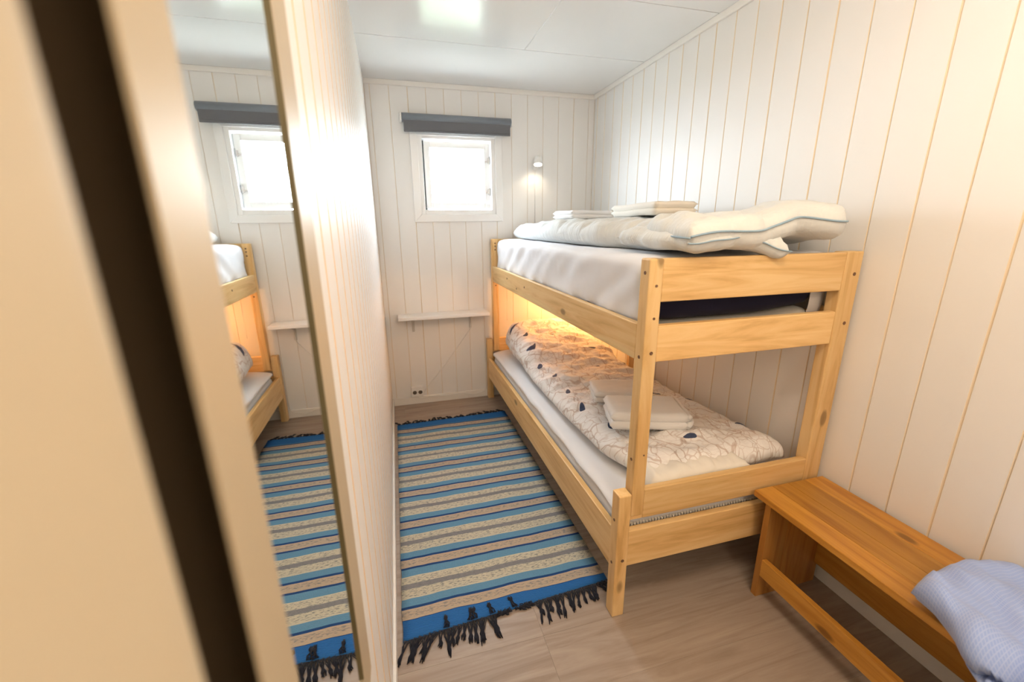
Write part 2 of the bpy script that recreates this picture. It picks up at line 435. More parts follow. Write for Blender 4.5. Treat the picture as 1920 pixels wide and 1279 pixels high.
# door jamb right beside the camera, with the slot of the hinge side behind it
dj = st(empty('door_1', (-.2, 0, 0)))
box('jamb', XL - .25, -.070, -.10, .138, 0, 2.08, M['jamb'], dj, .018, 5)
box('stop', -.0715, -.0688, -.10, .117, 0, 2.06, M['jamb'], dj, .001)
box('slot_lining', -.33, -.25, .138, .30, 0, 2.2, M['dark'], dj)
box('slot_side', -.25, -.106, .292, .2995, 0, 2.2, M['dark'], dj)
box('head', XL - .25, -.066, -.10, .30, 2.08, ZC, M['jamb'], dj, .004)

# ------------------------------------------------------------------ window
win = st(empty('window_1', (.47, YF, OZ0)))
def cas(name, pts):
    bm = bmesh.new(); f = [bm.verts.new((x, YF - .014, z)) for x, z in pts]; b = [bm.verts.new((x, YF + .012, z)) for x, z in pts]
    bm.faces.new(f); bm.faces.new(b[::-1])
    for k in range(4): bm.faces.new((f[k], b[k], b[(k + 1) % 4], f[(k + 1) % 4]))
    bmesh.ops.bevel(bm, geom=bm.edges[:], offset=.002, segments=1, affect='EDGES'); return link(name, mesh_of(bm, name), M['white'], win)
cx0, cx1, cz0, cz1 = .155, .785, 1.359, 1.966
cas('casing', ((cx0, cz0), (cx1, cz0), (OX1, OZ0), (OX0, OZ0))); cas('casing', ((cx0, cz1), (OX0, OZ1), (OX1, OZ1), (cx1, cz1)))
cas('casing', ((cx0, cz0), (OX0, OZ0), (OX0, OZ1), (cx0, cz1))); cas('casing', ((cx1, cz0), (cx1, cz1), (OX1, OZ1), (OX1, OZ0)))
fy0, fy1 = YF - .004, YF + .15
t = .028
box('frame_jamb', OX0, OX0 + t, fy0, fy1, OZ0, OZ1, M['white'], win, .002); box('frame_jamb', OX1 - t, OX1, fy0, fy1, OZ0, OZ1, M['white'], win, .002)
box('frame_head', OX0 + t, OX1 - t, fy0, fy1, OZ1 - .018, OZ1, M['white'], win, .002); box('frame_sill', OX0 + t, OX1 - t, fy0, fy1, OZ0, OZ0 + .030, M['white'], win, .002)
sx0, sx1, sz0, sz1, sy = .246, .704, 1.450, 1.889, YF + .035
box('frame_stop', OX0 + t, sx0 + .012, sy + .045, sy + .07, OZ0, OZ1, M['socket_hole'], win)
w = .040
sash = box('sash_stile', sx0, sx0 + w, sy, sy + .042, sz0, sz1, M['white'], win, .003)
box('sash_stile', sx1 - w, sx1, sy, sy + .042, sz0, sz1, M['white'], win, .003)
box('sash_rail', sx0 + w, sx1 - w, sy, sy + .042, sz1 - w, sz1, M['white'], win, .003)
box('sash_rail', sx0 + w, sx1 - w, sy, sy + .042, sz0, sz0 + w, M['white'], win, .003)
box('pane', sx0 + w - .005, sx1 - w + .005, sy + .022, sy + .026, sz0 + w - .005, sz1 - w + .005, M['glass'], win)
for hz in (1.565, 1.775):
    h = box('hinge', sx1 - .016, sx1 + .012, sy - .005, sy + .001, hz - .018, hz + .018, M['metal'], win, .001)
    tube('hinge_pin', [(sx1 - .002, sy - .006, hz - .026), (sx1 - .002, sy - .006, hz + .026)], .004, M['metal'], h)
    box('hinge_hook', sx1 - .040, sx1 - .012, sy - .010, sy - .003, hz - .012, hz - .005, M['metal'], h, .001)

# ------------------------------------------------------------------ outside
gd = st(box('lawn', -14, 14, YF + .6, 30, -1.1, -1.0, M['grass']))
def shrub(loc, rad, n, label, seed):
    rt = tag(empty('garden_shrub', loc), label, 'shrub', 'shrubs outside the window'); rr = random.Random(seed)
    bm = bmesh.new()
    for k in range(n):
        d = Vector((rr.gauss(0, 1), rr.gauss(0, 1), rr.gauss(0, 1))).normalized() * rad * (rr.random() ** .4)
        c = Vector(loc) + Vector((d.x, d.y, d.z * 1.2 + rad * 1.15)); s = rr.uniform(.05, .10)
        a = Vector((rr.uniform(-1, 1), rr.uniform(-1, 1), rr.uniform(-1, 1))).normalized(); b = a.orthogonal().normalized()
        vs = [bm.verts.new(c - a * s), bm.verts.new(c + b * s * .5), bm.verts.new(c + a * s), bm.verts.new(c - b * s * .5)]
        bm.faces.new(vs)
    link('foliage', mesh_of(bm, 'foliage'), M['leaf'], rt)['kind'] = 'stuff'
    tube('stem', [loc, (loc[0] + .03, loc[1], loc[2] + rad)], .04, M['bark'], rt)
shrub((.55, 7.2, -1.0), 1.05, 5200, 'green garden shrub showing low through the left part of the window', 1)
shrub((2.9, 9.5, -1.0), 1.5, 4200, 'green garden shrub standing farther off behind the right of the window', 2)

# ------------------------------------------------------------------ roller blind
rb = tag(empty('roller_blind', (.48, YF - .03, 1.98)), 'dark grey roller blind rolled up above the small window', 'blind')
bx0, bx1 = .113, .838
prof = []
bm = bmesh.new(); pts = []
for k in range(16):
    a = math.pi * 2 * k / 16; pts.append((YF - .048 + .033 * math.cos(a), 2.008 + .028 * math.sin(a)))
A = [bm.verts.new((bx0, p, q)) for p, q in pts]; B = [bm.verts.new((bx1, p, q)) for p, q in pts]
bm.faces.new(A[::-1]); bm.faces.new(B)
for k in range(16): bm.faces.new((A[k], A[(k + 1) % 16], B[(k + 1) % 16], B[k]))
link('roll', mesh_of(bm, 'roll', True), M['blind_top'], rb)
box('fabric', bx0 + .008, bx1 - .008, YF - .0725, YF - .070, 1.932, 2.005, M['blind'], rb)
box('hem_bar', bx0 + .008, bx1 - .008, YF - .076, YF - .067, 1.920, 1.934, M['blind'], rb, .003)
for bx in (bx0 - .014, bx1 + .001): box('bracket', bx, bx + .013, YF - .070, YF, 1.985, 2.035, M['plastic'], rb, .003)

# ------------------------------------------------------------------ wall lamp (lit)
wl = tag(empty('wall_lamp', (1.03, YF, 1.74)), 'small white spot lamp lit on the far wall beside the window', 'lamp')
lathe('wall_plate', [(.024, 0), (.024, .008), (.018, .014)], M['plastic'], wl, (1.035, YF, 1.735), (0, -1, 0))
tube('arm', [(1.035, YF - .010, 1.735), (1.035, YF - .045, 1.745), (1.032, YF - .07, 1.765)], .006, M['plastic'], wl)
ax = Vector((-.10, -.30, -.95)).normalized(); tip = Vector((1.028, YF - .085, 1.752))
lathe('shade', [(.010, -.052), (.020, -.046), (.026, -.03), (.033, .012), (.030, .012), (.022, -.025), (.006, -.04)], M['plastic'], wl, tip, ax)
lathe('bulb', [(.002, -.006), (.022, -.004), (.025, .004), (.016, .010), (.002, .012)], emis('bulb_glow', (1, .93, .78), 14), wl, tip, ax)
def lamp_light(kind, name, loc, watts, col, parent, size=.03, rot=None, spot=None):
    l = bpy.data.lights.new(name, kind); l.energy = watts; l.color = col
    if kind in ('POINT', 'SPOT'): l.shadow_soft_size = size
    if spot: l.spot_size = spot; l.spot_blend = .6
    o = bpy.data.objects.new(name, l); C.objects.link(o); o.parent = parent
    off = Vector((0, 0, 0)); q = parent
    while q: off += q.location; q = q.parent
    o.location = Vector(loc) - off
    if rot: o.rotation_euler = rot
    return o
spot_dir = Vector((-.04, .22, -1)).normalized()
lamp_light('SPOT', 'bulb_light', tip + ax * .02, .75, (1, .80, .56), wl, .02, spot_dir.to_track_quat('-Z', 'Y').to_euler(), math.radians(120))
tube('wall_lamp_cord', [(1.035, YF - .004, 1.712), (1.033, YF - .004, 1.5), (1.034, YF - .004, 1.3)], .0022, M['plastic'], wl)

# ------------------------------------------------------------------ shelf, socket, cables
sh = tag(empty('wall_shelf', (.31, YF, .68)), 'narrow white wall shelf on two brackets under the window', 'shelf')
box('shelf_board', -.014, .640, YF - .150, YF - .001, .690, .712, M['white'], sh, .003)
for bx in (.090, .515):
    b = box('bracket', bx - .009, bx + .009, YF - .008, YF, .575, .690, M['bracket'], sh, .002)
    bm = bmesh.new()
    vs = [(YF - .008, .690), (YF - .10, .690), (YF - .10, .682), (YF - .030, .655), (YF - .012, .60), (YF - .008, .585)]
    A = [bm.verts.new((bx - .004, p, q)) for p, q in vs]; B = [bm.verts.new((bx + .004, p, q)) for p, q in vs]
    bm.faces.new(A); bm.faces.new(B[::-1])
    for k in range(6): bm.faces.new((A[k], B[k], B[(k + 1) % 6], A[(k + 1) % 6]))
    link('bracket_arm', mesh_of(bm, 'bracket_arm'), M['bracket'], b)
    for zz in (.60, .665): lathe('screw', [(.004, 0), (.0035, .002)], M['metal'], b, (bx, YF - .008, zz), (0, -1, 0), 8)
so = tag(empty('power_socket', (.085, YF, .105)), 'white double wall socket low on the far wall above the baseboard', 'socket')
box('cover', .040, .130, YF - .026, YF, .064, .146, M['plastic'], so, .004)
for sx in (.064, .106):
    lathe('outlet_ring', [(.018, 0), (.018, .002), (.0155, .002), (.0155, .0005)], M['plastic'], so, (sx, YF - .026, .100), (0, -1, 0), 20)
    lathe('outlet_well', [(.0155, 0), (.0155, .0012)], M['socket_hole'], so, (sx, YF - .026, .100), (0, -1, 0), 20)
tag(tube('power_cable', [(.130, YF - .012, .085), (.158, YF - .006, .12), (.376, YF - .004, .383), (.515, YF - .005, .564), (.52, YF - .02, .64), (.525, YF - .05, .688)], .0028, M['plastic']),
    'thin white cable running diagonally from the socket up to the shelf', 'cable')
tag(tube('power_cable', [(.085, YF - .018, .064), (.10, YF - .022, .045), (.172, YF - .018, .055), (.30, YF - .018, .048), (.445, YF - .018, .052), (.52, YF - .02, .028), (.60, YF - .016, .045), (.645, YF - .010, .10), (.655, YF - .008, .22), (.66, YF - .008, .5)], .0028, M['plastic']),
    'white cable lying along the baseboard from socket to bunk bed', 'cable')

# ------------------------------------------------------------------ bunk bed
bb = tag(empty('bunk_bed', (1.06, 2.06, 0)), 'pine bunk bed with square posts and board ends along the right wall', 'bed')
LX0, LX1 = .632, .677      # short outer posts
UX0, UX1 = .683, .728      # tall posts
RX0, RX1 = 1.403, 1.474
Y0, Y1 = 1.028, 3.096
def bolt(p, axis, parent=bb, r=.0055):
    lathe('bolt', [(r, 0), (r, .0015), (r * .55, .0018), (r * .5, .0006)], M['bolt'], parent, p, axis, 10)
B_ = .004; PO = {}
for ya, yb, s in ((Y0, Y0 + .047, -1), (Y1 - .047, Y1, 1)):
    PO.setdefault('short', []).append(box('short_post', LX0, LX1, ya, yb, 0, .487, M['pine_z'], bb, B_))
    ua, ub = (ya + .009, ya + .056) if s < 0 else (yb - .056, yb - .009)
    PO.setdefault('tall', []).append(box('post', UX0, UX1, ua, ub, .395, 1.236, M['pine_z'], bb, B_))
    PO.setdefault('wall', []).append(box('post', RX0, RX1, ua, ub, 0, 1.238, M['pine_z'], bb, B_))
    ea, eb = (ya + .011, ya + .036) if s < 0 else (yb - .036, yb - .011)
    box('end_board', UX1, RX0, ea, eb, 1.112, 1.236, M['pine_x'], bb, .003)
    box('end_board', UX1, RX0, ea, eb, .930, 1.042, M['pine_x'], bb, .003)
    box('end_board', UX1, RX0, ea, eb, .381, .490, M['pine_x'], bb, .003)
    box('end_board_toe', LX1, UX1, ea + .002, eb, .381, .440, M['pine_x'], bb, .001)
    box('end_board', LX1, RX0, ea, eb, .197, .338, M['pine_x'], bb, .003)
for z0, z1 in ((.930, 1.042),):
    box('side_rail', UX0 + .001, UX0 + .024, Y0 + .056, Y1 - .056, z0, z1, M['pine_y'], bb, .003)
    box('side_rail', RX1 - .024, RX1, Y0 + .056, Y1 - .056, z0, z1, M['pine_y'], bb, .003)
box('side_rail', LX0 + .006, LX0 + .030, Y0 + .047, Y1 - .047, .180, .337, M['pine_y'], bb, .003)
box('side_rail', RX1 - .024, RX1, Y0 + .056, Y1 - .056, .180, .337, M['pine_y'], bb, .003)
for zb, xa in ((.945, UX0 + .024), (.225, LX0 + .03)):
    for k in range(13):
        yy = Y0 + .12 + k * .151
        box('slat', xa, RX1 - .024, yy, yy + .07, zb, zb + .018, M['pine_x'], bb)
# bolts on the near posts
for z in (1.196, .945, .60): bolt((UX0, Y0 + .030, z), (-1, 0, 0), PO['tall'][0])
for z in (1.160, 1.065, .96): bolt((UX0 + .026, Y0 + .009, z), (0, -1, 0), PO['tall'][0], r=.004 if z > 1 else .0055)
bolt((UX0 + .03, Y0 + .009, .62), (0, -1, 0), PO['tall'][0], r=.003)
for z in (1.165, 1.000): bolt((RX0 + .045, Y0 + .009, z), (0, -1, 0), PO['wall'][0], r=.006)
for z in (.385, .215): bolt((LX0, Y0 + .025, z), (-1, 0, 0), PO['short'][0], r=.005)
bolt((LX0 + .026, Y0, .235), (0, -1, 0), PO['short'][0], r=.0055)
for z in (1.205, 1.185, 1.16, .90): bolt((UX0 + .024, Y1 - .056, z), (0, -1, 0), PO['tall'][1], r=.005)
for (yy, z) in ((2.62, 1.00), (2.40, .965), (2.24, .995)): bolt((UX0 + .001, yy, z), (-1, 0, 0), r=.006)
box('rail_stay', RX1 - .060, RX1 - .024, 2.30, 2.335, .33, .93, M['pine_z'], bb, .003)

# ------------------------------------------------------------------ upper bunk bedding
UM = (.722, 1.448, Y0 + .066, Y1 - .064)
def slab(name, x0, x1, y0, y1, z0, z1, mat, parent=None, bev=.03, fn=None, seg=5, cuts=(14, 30, 3)):
    """rounded cushion block with an optional surface offset"""
    bm = bmesh.new(); nx, ny, nzn = cuts; idx = {}
    def vert(i, j, k):
        if (i, j, k) in idx: return idx[(i, j, k)]
        p = Vector((lerp(x0, x1, i / nx), lerp(y0, y1, j / ny), lerp(z0, z1, k / nzn)))
        idx[(i, j, k)] = bm.verts.new(p); return idx[(i, j, k)]
    for i in range(nx):
        for j in range(ny):
            bm.faces.new((vert(i, j, 0), vert(i, j + 1, 0), vert(i + 1, j + 1, 0), vert(i + 1, j, 0)))
            bm.faces.new((vert(i, j, nzn), vert(i + 1, j, nzn), vert(i + 1, j + 1, nzn), vert(i, j + 1, nzn)))
    for k in range(nzn):
        for i in range(nx):
            bm.faces.new((vert(i, 0, k), vert(i + 1, 0, k), vert(i + 1, 0, k + 1), vert(i, 0, k + 1)))
            bm.faces.new((vert(i, ny, k), vert(i, ny, k + 1), vert(i + 1, ny, k + 1), vert(i + 1, ny, k)))
        for j in range(ny):
            bm.faces.new((vert(0, j, k), vert(0, j, k + 1), vert(0, j + 1, k + 1), vert(0, j + 1, k)))
            bm.faces.new((vert(nx, j, k), vert(nx, j + 1, k), vert(nx, j + 1, k + 1), vert(nx, j, k + 1)))
    for v in bm.verts:   # round the box
        p = v.co.copy(); c = Vector((min(max(p.x, x0 + bev), x1 - bev), min(max(p.y, y0 + bev), y1 - bev), min(max(p.z, z0 + bev), z1 - bev)))
        d = p - c
        if d.length > 1e-6:
            l = max(abs(d.x), abs(d.y), abs(d.z)); v.co = c + d.normalized() * l
        if fn: v.co += Vector(fn(v.co.x, v.co.y, v.co.z))
    o = link(name, mesh_of(bm, name, True), mat, parent)
    md = o.modifiers.new('round', 'SUBSURF'); md.levels = 1; md.render_levels = 1
    return o
pad = tag(slab('mattress_pad', UM[0] + .022, 1.392, UM[2] + .010, UM[3] - .02, .965, 1.028, M['pad'], None, .03,
               lambda x, y, z: (0, 0, .005 * nz(x * 7, y * 5) + (.024 * smoothstep(1.22, 1.38, x) if z > 1.0 else 0))),
          'cream mattress pad under the navy mattress of the upper bunk', 'mattress')
um = tag(empty('mattress', (1.07, 2.06, 1.05)), 'navy foam mattress in a white fitted sheet on the upper bunk', 'mattress')
slab('core', UM[0] + .022, 1.390, UM[2] + .006, UM[3] - .012, 1.031, 1.220, M['navy'], um, .03,
     lambda x, y, z: (0, 0, (.018 * smoothstep(1.12, 1.38, x) if z < 1.12 else 0)))
def sheet_fn(x, y, z):
    s = smoothstep(UM[0] + .06, UM[0], x)
    d = .010 * nz(y * 9 + z * 14, z * 6, 1.0) + .006 * nz(y * 22 - z * 34, z * 9, 2.0)
    sag = -.012 * math.sin(max(0, min(1, (y - 1.1) / 1.9)) * math.pi)
    return (-.008 * s + d * s, 0, (.004 * nz(x * 5, y * 5) + sag * 0) if z > 1.2 else 0)
fs = slab('fitted_sheet', UM[0] - .003, 1.448, UM[2] + .008, UM[3], 1.014, 1.236, M['sheet_grey'], um, .035, sheet_fn, cuts=(16, 70, 8))
# open the sheet below the top end board so the navy ticking shows at the near end
bm = bmesh.new(); bm.from_mesh(fs.data)
kill = [f for f in bm.faces if f.normal.y < -.5 and f.calc_center_median().z < 1.165 and UM[0] + .03 < f.calc_center_median().x < 1.37]
kill += [f for f in bm.faces if f.normal.z < -.5 and f.calc_center_median().z < 1.1]
bmesh.ops.delete(bm, geom=kill, context='FACES'); bm.to_mesh(fs.data); bm.free()

ud = tag(empty('duvet', (1.08, 2.0, 1.24)), 'pale seersucker duvet with blue piping lying folded on the upper bunk', 'duvet')
ZM = 1.238
def ud_left(y): return interp([(1.02, .775), (1.15, .79), (1.45, .835), (1.65, .80), (2.1, .80), (2.6, .815), (3.05, .84)], y)
def ud_right(y): return interp([(.98, 1.30), (1.05, 1.35), (1.25, 1.44), (2.0, 1.45), (3.05, 1.44)], y)
def ud_thick(u, v):
    y = lerp(1.0, 3.02, v)
    return interp([(1.0, .100), (1.25, .120), (1.7, .122), (2.4, .122), (2.75, .112), (3.02, .095)], y) * (1 + .10 * nz(u * 4, v * 7, 4)) * (.86 + .26 * u)
def ud_fn(u, v):
    y = lerp(1.0, 3.02, v); x = lerp(ud_left(y), ud_right(y), u)
    y += .022 * nz(u * 6, 2.2, v) * (1 - v)
    lift = smoothstep(1.40, 1.05, y)
    z = ZM + ud_thick(u, v) * .5
    # the near edge lies on a fold of itself, higher towards the wall
    z += lift * (.010 + .034 * smoothstep(.0, .9, u) + .010 * math.sin(u * 11))
    y -= .015 * lift * math.sin(u * 7)
    return (x, y, z)
def ud_wr(u, v):
    y = lerp(1.0, 3.02, v)
    w = .013 * nz(u * 3.0 + v * 2, v * 22, 1.3) * (.35 + .65 * smoothstep(.9, .15, u))
    w += .010 * nz(u * 9 - v * 8, v * 44, 5.0) * (.30 + smoothstep(.6, .0, u)) + .004 * nz(u * 22, v * 90 + u * 12, 7.0)
    g_ = math.exp(-((y - 1.42 - .25 * u) / .035) ** 2) * smoothstep(.55, .0, u)
    g2 = math.exp(-((y - 1.30 - .30 * u) / .03) ** 2) * smoothstep(.5, .0, u)
    return w - .013 * g_ - .012 * g2
soft('cover', ud_fn, ud_thick, M['seersucker'], ud, 80, 190, .060, (.64, 2.0), ud_wr)
# fold tucked under, its corner hanging over the end board
def fold_fn(u, v):
    x = lerp(.775, 1.135, u); y = lerp(1.005, 1.40, v)
    hang = smoothstep(.28, .0, v) * (.006 + .030 * smoothstep(.55, 1.0, u))
    return (x + .012 * nz(v * 5, 3, u), y - .012 * math.sin(u * 6.5), ZM + .045 + .008 * nz(u * 5, v * 3, 7) - hang + .012 * math.sin(u * math.pi))
soft('folded_corner', fold_fn, lambda u, v: .066 * (1 + .25 * nz(u * 6, v * 4, 2)), M['seersucker'], ud, 44, 30, .05, (.36, .40),
     lambda u, v: .007 * nz(u * 16, v * 4, 8) + .004 * nz(u * 34, v * 6, 3))
pp = [Vector(ud_fn(k / 60, .0)) + Vector((0, -.002, .004)) for k in range(61)]
tube('piping', pp, .0032, M['piping'], ud, 6)
pp = [Vector(ud_fn(0, k / 90)) + Vector((-.001, 0, 0)) for k in range(14)]
tube('piping', pp, .0028, M['piping'], ud, 6)
pp = [Vector(fold_fn(k / 40, 0)) + Vector((0, -.001, .0)) for k in range(41)]
tube('piping', pp, .0022, M['piping'], ud, 6)

def towel(name, c, ang, lx, ly, h, mat, label, layers=2, seed=0, parts=True):
    """folded terry towel: stacked layers joined by a rounded fold on one side"""
    rt = tag(empty(name, c), label, 'towel'); q = Matrix.Rotation(ang, 3, 'Z'); cc = Vector(c); t_ = h / layers
    for k in range(layers):
        def fn(u, v, k=k):
            p = Vector((lerp(-lx / 2, lx / 2, u) + .004 * nz(v * 3, k + seed), lerp(-ly / 2, ly / 2, v) + .004 * nz(u * 3, k + 5 + seed), t_ * (k + .5) + .004 * nz(u * 3, v * 3, seed + k * 0.3)))
            return cc + q @ p
        soft('layer', fn, lambda u, v: t_ * 1.25, mat, rt, 22, 18, t_ * .7, (lx, ly), lambda u, v: .002 * nz(u * 7, v * 7, seed + 3))
    def ff(u, v):
        a = lerp(-math.pi / 2, math.pi / 2, u); rr = (h - t_ * .6) / 2
        return cc + q @ Vector((lx / 2 - .012 + math.cos(a) * rr * .8, lerp(-ly / 2 + .004, ly / 2 - .004, v), h / 2 + math.sin(a) * rr))
    soft('fold', ff, lambda u, v: t_ * .8, mat, rt, 10, 16, t_ * .4, (.08, ly))
    return rt
towel('towel', (1.13, 2.46, 1.366), .25, .32, .20, .042, M['towel_w'], 'white folded towel far back on the upper bunk duvet', 2, 1)
towel('towel', (1.20, 1.86, 1.370), 1.45, .50, .20, .050, M['towel_c'], 'cream folded towel on the upper duvet near the wall', 2, 2)

# ------------------------------------------------------------------ lower bunk bedding
lm = tag(slab('mattress', .672, 1.397, Y0 + .045, Y1 - .05, .243, .352, M['sheet'], None, .02,
              lambda x, y, z: (.0, .0, 0), cuts=(14, 30, 4)), 'white ribbed mattress in the lower bunk frame under the topper', 'mattress')
tp = tag(slab('mattress_topper', .668, 1.397, Y0 + .044, Y1 - .052, .348, .404, M['sheet'], None, .025,
              lambda x, y, z: (.008 * nz(y * 6, z * 9, 3) * smoothstep(.75, .66, x), 0, .005 * nz(x * 5, y * 6, 9) - (.020 * smoothstep(.80, .66, x) * (.5 + .5 * math.sin(y * 2.2)) if z > .378 else -.004)), cuts=(18, 50, 3)),
         'white sheeted topper on the lower bunk showing along its front edge', 'mattress')
# ribbed border of the mattress
bm = bmesh.new()
for k in range(58):
    x = .70 + k * .0118
    add_tube(bm, [(x, Y0 + .0445, .262), (x, Y0 + .0425, .30), (x, Y0 + .0445, .340)], .0048, 6)
link('ribbed_border', mesh_of(bm, 'ribbed_border', True), M['pad'], lm)['kind'] = 'stuff'

def ld_left(y): return interp([(1.06, .80), (1.2, .775), (1.4, .738), (1.7, .722), (2.2, .722), (2.65, .735), (2.98, .76)], y)
def ld_right(y): return interp([(1.06, 1.36), (1.18, 1.425), (1.4, 1.40), (1.8, 1.36), (2.1, 1.34), (2.6, 1.36), (2.98, 1.38)], y)
def ld_h(y): return interp([(1.06, .072), (1.25, .085), (1.7, .080), (2.2, .085), (2.6, .10), (2.98, .10)], y)
def ld_rise(y): return interp([(2.15, 0), (2.62, .075), (2.85, .115), (2.98, .105)], y)
def ld_thick(u, v):
    y = lerp(1.11, 2.97, v); return ld_h(y) * (1 + .14 * nz(u * 4, v * 8, 2.5)) * (1.0 + .25 * math.sin(u * math.pi))
def ld_fn(u, v):
    y = lerp(1.11, 2.97, v); x = lerp(ld_left(y), ld_right(y), u)
    z = .414 + ld_thick(u, v) * .5 + ld_rise(y) * smoothstep(0, .12, u) * smoothstep(1.0, .8, u)
    z += .012 * smoothstep(.10, 0, v)
    return (x + .010 * nz(v * 9, 1.0, u), y + .012 * nz(u * 6, 4.0, v), z)
def ld_wr(u, v):
    w = .010 * nz(u * 3, v * 20 + u * 2, 3.3) + .007 * nz(u * 7 + v * 3, v * 44, 6.1) + .004 * nz(u * 20, v * 60, 2.1)
    return w * 1.7
ld = tag(empty('duvet', (1.06, 2.0, .41)), 'white duvet printed with brown branches and dark blue birds on lower bunk', 'duvet')
soft('cover', ld_fn, ld_thick, M['print'], ld, 70, 170, .075, (.66, 1.9), ld_wr)
def ldf(u, v):
    x = lerp(.775, 1.19, u); y = lerp(1.068, 1.30, v)
    return (x, y - .004 * math.sin(u * 9), .412 + .047 + .006 * nz(u * 6, v * 3, 1) + .010 * math.sin(u * 3.1) )
soft('folded_edge', ldf, lambda u, v: .080 * (1 + .18 * nz(u * 5, v * 2, 4)), M['lining'], ld, 44, 22, .05, (.40, .22), lambda u, v: .008 * nz(u * 14, v * 4, 1.7) + .005 * nz(u * 30, v * 5, 2.7))
pil = tag(soft('pillow', lambda u, v: (lerp(.87, 1.22, u), lerp(2.76, 3.03, v), .410 + .052), lambda u, v: .085, M['print'], None, 30, 24, .14, (.56, .40), lambda u, v: .005 * nz(u * 6, v * 6)),
    'pillow in branch printed case peeking out under the lower duvet head', 'pillow')
towel('towel', (.985, 1.69, .530), -.30, .25, .19, .046, M['towel_w'], 'white folded towel lying behind another on the lower duvet', 2, 3)
towel('towel', (.955, 1.415, .536), -.33, .31, .21, .066, M['towel_w'], 'thick folded white towel in front on the lower duvet by the post', 2, 4)

# small clip lamp under the upper bunk (lit, its glow shows on the boards)
cl = tag(empty('reading_lamp', (1.34, 2.92, .86)), 'small lit reading lamp fixed under the upper bunk at its far end', 'lamp')
lathe('base', [(.028, 0), (.028, .008), (.02, .014)], M['plastic'], cl, (1.30, 2.90, .945), (0, 0, -1))
tube('arm', [(1.30, 2.90, .935), (1.30, 2.89, .915), (1.30, 2.88, .90)], .006, M['plastic'], cl)
lathe('shade', [(.012, -.012), (.026, -.004), (.036, .03), (.034, .03), (.024, -.001), (.006, -.008)], M['plastic'], cl, (1.30, 2.88, .90), (-.2, -.15, -1))
lathe('bulb', [(.002, 0), (.018, .006), (.022, .016), (.014, .028), (.002, .032)], emis('bulb_warm', (1, .62, .28), 25), cl, (1.30, 2.88, .898), (-.2, -.15, -1))
lamp_light('POINT', 'bulb_light', (1.285, 2.865, .852), 8.0, (1, .50, .17), cl, .02)
tag(tube('lamp_cord', [(.80, 3.085, .93), (.80, 3.07, .80), (.795, 3.06, .72), (.80, 3.07, .62)], .002, M['plastic']), 'thin lamp cord hanging down at the head of the lower bunk', 'cable')

# ------------------------------------------------------------------ bench
be = tag(empty('bench', (1.32, .5, 0)), 'oiled pine bench with low front stretcher along the right wall', 'bench')
bx = [1.165, 1.243, 1.312, 1.392, 1.4745]; by0, by1 = -.05, 1.022
for a, b in zip(bx, bx[1:]):
    box('plank', a, b, by0, by1, .394, .417, M['bench_y'], be, .0022)
for ya, yb in ((.962, .984), (-.01, .012)):
    for a, b in ((1.182, 1.275), (1.275, 1.368), (1.368, 1.455)):
        box('end_plank', a, b, ya, yb, 0, .394, M['bench_z'], be, .001)
box('stretcher', 1.183, 1.202, .012, .962, .095, .165, M['bench_y'], be, .002)
box('back_rail', 1.437, 1.455, .012, .962, .090, .30, M['bench_y'], be, .002)

# pale blue bedding lying over the near end of the bench
bl = tag(empty('pillow', (1.3, .25, .42)), 'pale blue checked pillow drooping over the near end of the bench', 'pillow')
def bl_fn(u, v):
    y = lerp(-.10, .525, v) + .030 * math.sin(u * 3.0) * smoothstep(.7, 1, v); L = lerp(.30, .02, smoothstep(.25, 1.0, v))   # hanging length
    flat = 1.468 - 1.150; tot = flat + L; s = u * tot
    top = .417 + .040 + .020 * math.sin(u * 2.2)
    rad = .05
    if s < flat: x, z = 1.468 - s, top
    else:
        q = s - flat; a = min(q / rad, math.pi / 2 * .85); x = 1.150 - rad * math.sin(a); z = top - rad * (1 - math.cos(a))
        rest = max(0, q - rad * math.pi / 2 * .85); x -= rest * .15; z -= rest * .98
    x += .014 * nz(v * 7, u * 2, 5) * smoothstep(.5, 1, u)
    return (x, y, z)
soft('cover', bl_fn, lambda u, v: .07, M['blue'], bl, 60, 60, .07, (.55, .62),
     lambda u, v: .030 * nz(u * 3 + v * 4, v * 5 - u * 4, 2.0) + .022 * nz(u * 9 + v * 8, v * 9 - u * 3, 4.0) - .03 * math.exp(-((v - .72 + .25 * (u - .6)) / .035) ** 2) * smoothstep(.35, .6, u))

# ------------------------------------------------------------------ rug with fringe
rg = tag(empty('rug', (.31, 1.95, 0)), 'striped blue and cream woven rag rug with black fringe on the floor', 'rug')
bm = bmesh.new(); nx, ny = 24, 90; top = []
def rug_pt(i, j):
    u, v = i / nx, j / ny
    x = lerp(-.076, .692, u) + .004 * nz(v * 20, u); y = lerp(lerp(RUG_Y0, RUG_Y0 + .045, u), lerp(2.754, 2.772, u), v)
    return Vector((x, y, .0065 + .0025 * max(0, nz(u * 4, v * 9, 2)) + .006 * math.exp(-((v - .70) / .012) ** 2) * smoothstep(.65, .2, u)))
vt = [[bm.verts.new(rug_pt(i, j)) for j in range(ny + 1)] for i in range(nx + 1)]
vb = [[bm.verts.new((vt[i][j].co.x, vt[i][j].co.y, .0005)) for j in range(ny + 1)] for i in range(nx + 1)]
for i in range(nx):
    for j in range(ny):
        bm.faces.new((vt[i][j], vt[i + 1][j], vt[i + 1][j + 1], vt[i][j + 1])); bm.faces.new((vb[i][j], vb[i][j + 1], vb[i + 1][j + 1], vb[i + 1][j]))
for i in range(nx):
    bm.faces.new((vb[i][0], vb[i + 1][0], vt[i + 1][0], vt[i][0])); bm.faces.new((vt[i][ny], vt[i + 1][ny], vb[i + 1][ny], vb[i][ny]))
